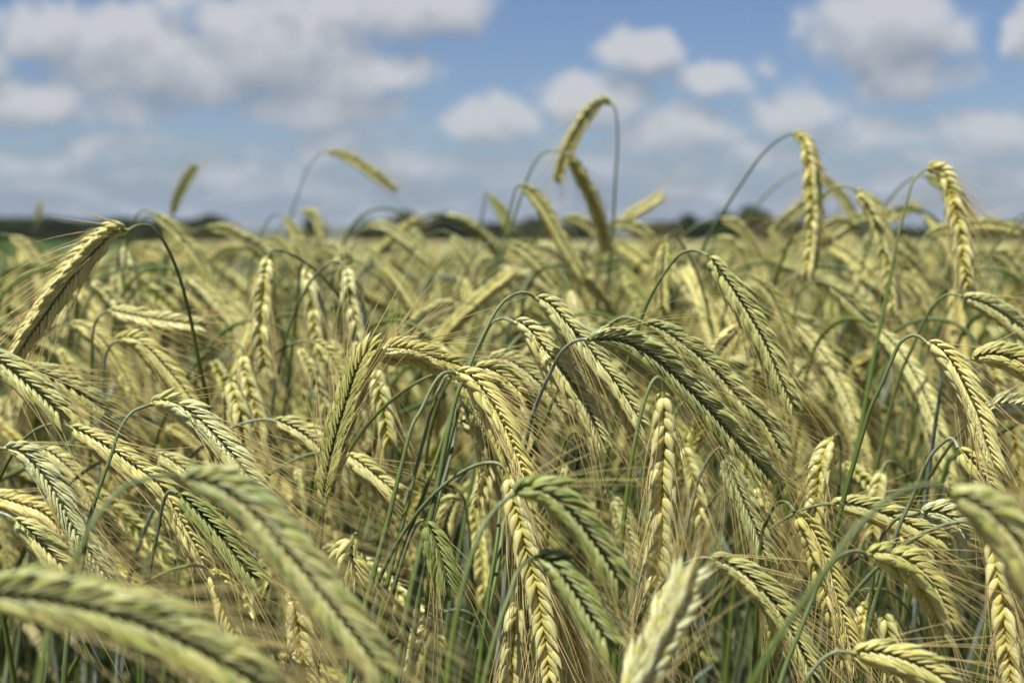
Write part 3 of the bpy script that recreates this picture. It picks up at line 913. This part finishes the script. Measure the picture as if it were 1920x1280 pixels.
rye('ear stretched along the bottom edge from a curved stem', '1598,1223 1636,1224 1685,1236 1730,1255 1785,1290', .53, .45, 12, '1588,1222 1568,1221 1542,1235 1520,1261 1500,1300', .53, bloom=.15)
rye('grey green bearded ear bowing beside the pale upright blurred ear', '1330,1046 1370,1060 1411,1089 1449,1130 1479,1175 1503,1222 1525,1280', .58, .4, 8)
rye('yellow ear falling from a high arched stem, beard spread', '1737,643 1758,655 1786,690 1807,730 1827,772 1845,830 1868,893', (.62, .61), .8, 30, '1731,636 1713,628 1690,640 1673,673 1653,720 1633,763 1620,805 1599,875 1572,972 1555,1040', .64, bloom=.02, awn=.05)
rye('ear tucked under the yellow bearded ear on a grey necked stem', '1796,840 1816,862 1838,893 1856,930', .61, .5, 25, '1791,828 1782,821 1765,832 1748,850 1732,878 1711,931 1685,988 1670,1030', .63, bloom=.25)
rye('yellow braided ear hanging in the corner behind the blurred edge ear', '1855,1000 1868,1045 1878,1095 1886,1156 1895,1231 1900,1300', .58, .8, 75)
rye('crisp pale ear lying level at the picture edge', '1822,674 1853,667 1890,672 1922,688 1965,710', .66, .45, 12, '1812,674 1795,674 1775,690 1762,740', .7, bloom=.8)
rye('silvery ear entering level behind the yellow bearded ear', '1835,776 1873,765 1920,768 1985,782', .68, .35, 25, pale=.9)
rye('shaded ear sloping out of view beyond the heavy hanging ear', '1805,556 1840,567 1877,588 1915,615 1950,645', .78, .45, 5, '1795,553 1774,553 1750,573 1730,607 1710,653 1690,697 1668,770', .82)
rye('big blurred green ear entering at the picture edge on a sweeping stem', '1780,925 1822,940 1863,972 1899,1012 1928,1060 1955,1120', (.40, .40), .38, 2, scale=1.12, stem='1772,916 1745,908 1715,912 1685,924 1648,950 1602,995 1565,1044 1512,1119 1460,1194 1405,1290', ds=.37, bloom=.0)
rye('huge blurred green ear lying across the bottom corner', '-75,1122 0,1113 75,1117 150,1130 225,1149 300,1175 375,1212 450,1252 510,1295', (.37, .37), .28, -4, fat=1.1, scale=1.12)
rye('large blurred green ear sloping through the foreground', '340,898 385,902 435,926 490,974 546,1040 600,1108 645,1165 690,1225 730,1290', (.405, .405),   .32, 4, scale=1.12, stem='325,893 300,893 273,899 235,912 205,940 180,970 142,1045 110,1130 90,1190 72,1290', ds=.36, bloom=.05)
rye('short yellow ear between dark stems at the lower side', '1626,1125 1619,1168 1614,1215', .72, .8, 80)
rye('ear mostly hidden behind the creamy ear, on the outermost stem of the upright cluster', '846,706 868,722 892,760 906,800 915,840', .68, .4, 10, '838,704 820,735 793,830 760,960 720,1120 688,1290', .66, bloom=.1)
rye('ear hidden deep behind the creamy ear on a dark stem of the upright cluster', '864,742 884,760 905,800 918,850', .71, .3, 10, '857,740 840,793 805,898 764,1010 735,1120 712,1290', .66, bloom=.0)
rye('lowest ear behind the creamy ear on the innermost stem of the upright cluster', '868,762 888,778 908,820 920,868', .73, .35, 20, '860,762 848,840 815,960 780,1100 745,1290', .67, bloom=.25)
rye('ear hanging behind the lower yellow braid on a thick dark stem', '948,918 965,935 985,980 995,1030', .66, .4, 30, '942,918 938,950 932,1010 915,1120 893,1290', .60, bloom=.0)
rye('ear shaded by the lower yellow braid on a slanting dark stem', '952,972 970,990 990,1040 1000,1090', .67, .3, 10, '946,974 940,1010 930,1080 905,1190 880,1300', .62, bloom=.05)
rye('lean ear hanging in shade below the kinked ear', '560,870 566,920 570,970 572,1030', .86, .5, 60)
rye('blurred ear hanging in the gap between upright stems and creamy ear', '858,790 890,800 920,830 940,875', .72, .25, 10, '850,792 838,800 826,840 818,900')
rye('shaded ear hanging behind the braided sharp ear', '1280,830 1300,880 1312,930 1322,990', .78, .6, 70)
rye('ear hanging beside the braid under the crisp centre ear', '1150,930 1168,975 1178,1020 1185,1070', .78, .5, 40)
rye('ear in the shade hanging below the ripe hooked ear', '1420,1075 1440,1120 1452,1165 1460,1220', .7, .5, 50)
rye('ear leaning under the level green ear', '1680,1030 1715,1055 1745,1090 1765,1140', .72, .5, 30)
rye('ear hanging under the shaded lower corner stems', '1655,1130 1668,1170 1676,1215 1680,1270', .7, .6, 70)


# --- kinds of stalk for the filled-in crop: one stalk of each kind, then copies
def kind_curves(seed, n_ear=40):
    rg = np.random.default_rng(seed)
    Ls = rg.uniform(1.02, 1.10)
    La = rg.uniform(.07, .125)
    Le = rg.uniform(.080, .108)
    lean0, lean1 = R(rg.uniform(0, 3)), R(rg.uniform(5, 16))
    upright = rg.uniform() < .10
    tn = R(rg.uniform(15, 35)) if upright else R(rg.uniform(92, 150))
    te = tn + R(rg.uniform(10, 25)) if upright else min(R(178), tn + R(rg.uniform(30, 70)))
    s = np.concatenate([np.linspace(0, Ls, 14), Ls + np.linspace(0, La, 26)[1:]])
    a = np.where(s < Ls, lean0 + (lean1 - lean0) * (s / Ls) ** 2, lean1 + (tn - lean1) * np.clip((s - Ls) / La, 0, 1) ** 1.8)
    ds = np.diff(s, prepend=0)
    ph = rg.uniform(0, 6)
    C = np.stack([np.cumsum(np.sin(a) * ds), .006 * np.sin(s * 6 + ph), np.cumsum(np.cos(a) * ds)], 1)
    C[:, 1] -= C[0, 1]
    se = np.linspace(0, Le, n_ear)
    ae = tn + (te - tn) * (se / Le) ** .8
    E = C[-1] + np.stack([np.cumsum(np.sin(ae)), .25 * np.cumsum(np.sin(np.linspace(0, 2, n_ear))) * rg.uniform(-1, 1), np.cumsum(np.cos(ae))], 1) * (Le / n_ear)
    apex = max(C[:, 2].max(), E[:, 2].max())
    roll = rg.uniform(0, 180)
    t0 = unit(E[1] - E[0])
    y = unit(np.array([0, 1.0, 0]) - t0 * t0[1]); x = np.cross(y, t0)
    Y0 = y * math.cos(R(roll)) + x * math.sin(R(roll))
    pose = 'standing upright' if upright else ('hanging' if te > R(155) else 'arching')
    return C, E, Y0, apex, pose, rg


RIPE = [.5, .35, .7, .6, .25, .8, .45, .65, .55, .4, .85, .3, .6, .5]
KINDS = []
for k in range(14):
    C, E, Y0, apex, pose, rg = kind_curves(300 + k)
    m = RIPE[k]
    sv, st, sc = stem_arrays(C, 300 + k, bloom=[0, .1, 0, .25, .05, .1, 0][k % 7], r_top=.0006, r_low=.0011)
    husk, beard = ear_mesh(E, Y0, m, 'mid', 300 + k)
    me_s = make_mesh("stem", sv, st, sc, [MAT_STEM])
    me_e = make_mesh("ear", *husk, [MAT_EAR])
    me_b = make_mesh("beard", *beard, [MAT_AWN])
    lv = leaf_arrays(C[9], rg.uniform(0, 6.28), rg.uniform(.10, .18), .008, rg.uniform(.5, 1.2), k, rg.uniform(.2, 1))
    me_l = make_mesh("leaf", *lv, [MAT_LEAF])
    KINDS.append(dict(stem=me_s, ear=me_e, beard=me_b, leaf=me_l, apex=apex, pose=pose, tone='green' if m < .42 else 'straw' if m > .65 else 'pale',
                      reach=E[:, 0].mean(), ear_mid=E.mean(0)))

ANCHORS = [
    ('the tall hooked ear', 1095, 250), ('the lone tilted ear', 680, 320), ('the long hanging ear', 1522, 400), ('the heavy edge ear', 1795, 430),
    ('the dark arched stem', 335, 500), ('the large ripe edge ear', 120, 540), ('the level plump ear', 300, 600), ('the grey looped stem', 190, 690),
    ('the straight braided ear', 492, 580), ('the brown necked ear', 588, 580), ('the kinked ear', 690, 690), ('the dome tree', 760, 440),
    ('the arching pale ear', 745, 455), ('the thin twin stems', 900, 560), ('the centre arching ear', 1080, 650), ('the nested centre ear', 1040, 700),
    ('the dark bearded ear', 1280, 720), ('the long green ear', 1420, 620), ('the yellow sharp braid', 1240, 900), ('the creamy ear', 920, 790),
    ('the lower yellow braid', 1000, 1080), ('the bowing blurred ear', 1090, 990), ('the crisp silvery ear', 400, 830), ('the big sloping blurred ear', 540, 1050),
    ('the huge corner ear', 230, 1160), ('the dark sweeping stems', 1650, 640), ('the yellow bearded ear', 1800, 740), ('the level edge ear', 1880, 675),
    ('the small hooked stem', 1480, 1000), ('the bowing lower ear', 1710, 1080), ('the upright stem cluster', 750, 960), ('the ripe far field', 1700, 505),
    ('the twin blurred ears', 235, 540), ('the side braided ear', 1540, 910), ('the edge blurred ear', 1860, 980), ('the silvery edge ear', 80, 900),
]


def to_pix(p):
    q = p - CP
    d = q @ FWD
    return 960 + FPX * (q @ RT) / d, 640 - FPX * (q @ UP) / d, d


N_FILL = 300 - _hero[0]
CLEAR = [(1650, 700, 80), (1390, 930, 90), (1000, 470, 60), (1330, 300, 150), (1180, 300, 130)]   # gaps the photo leaves open
spots = []
tries = 0
rf = np.random.default_rng(77)
while len(spots) < N_FILL and tries < 60000:
    tries += 1
    y = rf.uniform(.9 ** 1.5, 1.95 ** 1.5) ** (1 / 1.5)
    x = rf.uniform(-1, 1) * (.39 * y + .02)
    if any((x - a) ** 2 + (y - b) ** 2 < (.05 + .015 * y) ** 2 for a, b, *_ in spots):
        continue
    k = int(rf.integers(0, len(KINDS)))
    yaw = rf.normal(-.15, .75) if rf.uniform() < .82 else rf.uniform(-3.14, 3.14)
    drop = float(np.clip(.042 + .045 * rf.normal(), -.03, .26))
    if y < 1.35:
        drop = max(.024 if y > 1.05 else .055, drop + .015)
    sc = (CAMZ - drop) / KINDS[k]['apex']
    u, v, d = to_pix(np.array([x, y, KINDS[k]['ear_mid'][2] * sc]))
    if any(math.hypot(u - a, v - b) < r for a, b, r in CLEAR):
        continue
    spots.append((x, y, k, yaw, drop))

used, seen = {}, {}
for (x, y, k, yaw, drop) in spots:
    K_ = KINDS[k]
    sc = (CAMZ - drop) / K_['apex']
    base = np.array([x - math.cos(yaw) * K_['reach'] * sc, y - math.sin(yaw) * K_['reach'] * sc, 0])
    em = K_['ear_mid'] * sc
    mid = base + np.array([em[0] * math.cos(yaw), em[0] * math.sin(yaw), em[2]])
    u, v, d = to_pix(mid)
    nm, au, av = min(ANCHORS, key=lambda a: (a[1] - u) ** 2 + (a[2] - v) ** 2)
    du, dv = u - au, v - av
    rel = ('behind' if math.hypot(du, dv) < 30 else 'above' if dv < -abs(du) else 'below' if dv > abs(du) else 'left of' if du < 0 else 'right of')
    soft = 'blurred' if d > 1.2 else 'soft'
    way = '' if K_['pose'] != 'arching' else (' to the right' if math.cos(yaw) > .35 else ' to the left' if math.cos(yaw) < -.35 else ' in depth')
    lab = f"{soft} {K_['tone']} ear {K_['pose']}{way}, {rel} {nm}"
    n = used.get(lab, 0); used[lab] = n + 1
    if n:
        lab = f"{'smaller' if d > seen[lab] else 'larger'} {lab}" if n == 1 else f"{('farther', 'hidden', 'faint')[min(2, n - 2)]} {lab}"
    else:
        seen[lab] = d
    root = plant_empty(base, lab)
    root.rotation_euler = (0, 0, yaw)
    root.scale = (sc, sc, sc)
    link("stem", K_['stem'], root)
    eo = link("ear", K_['ear'], root)
    eo["pale"] = float(rf.choice([.02, .2, .5]))
    link("beard", K_['beard'], eo)
    link("leaf", K_['leaf'], root)

# --- the rest of the crop, which nobody could count
SRC = []
for k in range(10):
    C, E, Y0, apex, pose, rg = kind_curves(700 + k, 16)
    m = RIPE[k]
    Cs, _ = spline(C, 22)
    sv = stem_arrays(Cs, 700 + k, sides=5)
    husk, beard = ear_mesh(E, Y0, m, 'low', 700 + k)
    parts = [(sv, 0), (husk, 1), (beard, 2)]
    for q in range(2):
        parts.append((leaf_arrays(Cs[10 + 4 * q], rg.uniform(0, 6.28), rg.uniform(.12, .2), .009, rg.uniform(.5, 1.3), 900 + k * 3 + q, rg.uniform(.2, 1)), 3))
    v, t, c, mi = merge(parts)
    v = v / apex
    SRC.append(bpy.data.objects.new("crop_stalk", make_mesh("crop_stalk", v, t, c, [MAT_STEM, MAT_EAR, MAT_AWN, MAT_LEAF], mi)))
LOW = []
for k in range(6):
    rg = np.random.default_rng(800 + k)
    P = np.array([[0, 0, 0], [rg.normal(0, .02), rg.normal(0, .02), .5], [rg.normal(0, .05), rg.normal(0, .05), 1.0]])
    Cs, _ = spline(P, 16)
    parts = [(stem_arrays(Cs, 800 + k, bloom=[.1, .5, .2, .6, .3, .05][k], r_top=.0012, sides=6), 0)]
    for q in range(3):
        parts.append((leaf_arrays(Cs[6 + 3 * q], rg.uniform(0, 6.28), rg.uniform(.14, .24), .010, rg.uniform(.4, 1.2), 950 + k * 3 + q, rg.uniform(.1, 1)), 1))
    v, t, c, mi = merge(parts)
    LOW.append(bpy.data.objects.new("low_shoot", make_mesh("low_shoot", v, t, c, [MAT_STEM, MAT_LEAF], mi)))


def scatter(name, pts, yaw, tilt, scale, sources, label, cat):
    """One object whose points each carry a stalk."""
    me = bpy.data.meshes.new(name)
    n = len(pts)
    me.vertices.add(n)
    me.vertices.foreach_set('co', np.asarray(pts, np.float32).ravel())
    rot = np.stack([tilt[:, 0], tilt[:, 1], yaw], 1).astype(np.float32)
    a = me.attributes.new('turn', 'FLOAT_VECTOR', 'POINT'); a.data.foreach_set('vector', rot.ravel())
    a = me.attributes.new('size', 'FLOAT', 'POINT'); a.data.foreach_set('value', np.asarray(scale, np.float32))
    a = me.attributes.new('pick', 'INT', 'POINT'); a.data.foreach_set('value', rng.integers(0, len(sources), n).astype(np.int32))
    ob = link(name, me)
    g = bpy.data.node_groups.new(name, 'GeometryNodeTree')
    g.interface.new_socket("Geometry", in_out='INPUT', socket_type='NodeSocketGeometry')
    g.interface.new_socket("Geometry", in_out='OUTPUT', socket_type='NodeSocketGeometry')
    N = NT(g)
    gi, go = N.n('NodeGroupInput'), N.n('NodeGroupOutput')
    jn = N.n('GeometryNodeJoinGeometry')
    for s in sources:
        oi = N.n('GeometryNodeObjectInfo')
        oi.inputs['Object'].default_value = s
        oi.inputs['As Instance'].default_value = False
        ti = N.n('GeometryNodeGeometryToInstance')
        N.link(oi.outputs['Geometry'], ti.inputs[0]); N.link(ti.outputs[0], jn.inputs[0])
    ip = N.n('GeometryNodeInstanceOnPoints')
    N.link(gi.outputs[0], ip.inputs['Points']); N.link(jn.outputs[0], ip.inputs['Instance'])
    ip.inputs['Pick Instance'].default_value = True
    for nm, dt, sk in (('pick', 'INT', 'Instance Index'), ('turn', 'FLOAT_VECTOR', 'Rotation'), ('size', 'FLOAT', 'Scale')):
        na = N.n('GeometryNodeInputNamedAttribute', data_type=dt)
        na.inputs['Name'].default_value = nm
        N.link(na.outputs['Attribute'], ip.inputs[sk])
    N.link(ip.outputs[0], go.inputs[0])
    md = ob.modifiers.new("scatter", 'NODES'); md.node_group = g
    return tag(ob, label, cat, kind='stuff')


def field_points(n, y0, y1, side, power, seed):
    rg = np.random.default_rng(seed)
    q = rg.uniform(0, 1, n)
    y = (y0 ** power + q * (y1 ** power - y0 ** power)) ** (1 / power)
    x = rg.uniform(-1, 1, n) * (.40 * y + side)
    return x, y, rg


x1, y1, r1 = field_points(4300, 1.35, 6.8, 1.0, 1.5, 5)
far_corner = (x1 / y1 < -.27) & (y1 > 4.2)
x1, y1 = x1[~far_corner], y1[~far_corner]
x2, y2, r2 = field_points(760, .92, 2.1, .7, 1.6, 6)
X, Yy = np.concatenate([x1, x2]), np.concatenate([y1, y2])
drop = np.concatenate([np.clip(.088 + .012 * (y1 - 1.4) + .058 * r1.normal(size=len(x1)), .02, .38), np.clip(.18 + .055 * r2.normal(size=len(x2)), .09, .40)])
nn = len(X)
yaw = np.where(rng.uniform(size=nn) < .8, rng.normal(-.1, .8, nn), rng.uniform(-3.14, 3.14, nn))
scatter("rye_crop", np.stack([X, Yy, 0 * X], 1), yaw, rng.normal(0, .03, (nn, 2)), CAMZ - drop, SRC, 'ripening rye crop filling the field behind the nearer stalks', 'rye crop')
x3, y3, r3 = field_points(1250, .42, 3.0, .7, 1.7, 8)
scatter("rye_undergrowth", np.stack([x3, y3, 0 * x3], 1), rng.uniform(0, 6.28, len(x3)), rng.normal(0, .05, (len(x3), 2)), r3.uniform(.85, 1.08, len(x3)),
        LOW, 'leaning stems and leaves in the shade between the stalks', 'undergrowth')

# --- summer air: everything stands inside it, the sky stays outside
hm = bpy.data.meshes.new("haze")
hx, hy0, hy1, hz0, hz1 = 4300, -400, 4900, -2, 60
hm.from_pydata([(sx * hx, y, z) for z in (hz0, hz1) for y in (hy0, hy1) for sx in (-1, 1)], [],
               [(0, 2, 3, 1), (4, 5, 7, 6), (0, 1, 5, 4), (2, 6, 7, 3), (0, 4, 6, 2), (1, 3, 7, 5)])
m, N, o = material("air")
vp = N.n('ShaderNodeVolumePrincipled')
vp.inputs['Color'].default_value = (.80, .88, 1.0, 1)
vp.inputs['Density'].default_value = .00006
N.link(vp.outputs[0], o.inputs['Volume'])
hm.materials.append(m)
tag(link("haze", hm), 'thin summer haze over the fields', 'haze', kind='stuff')
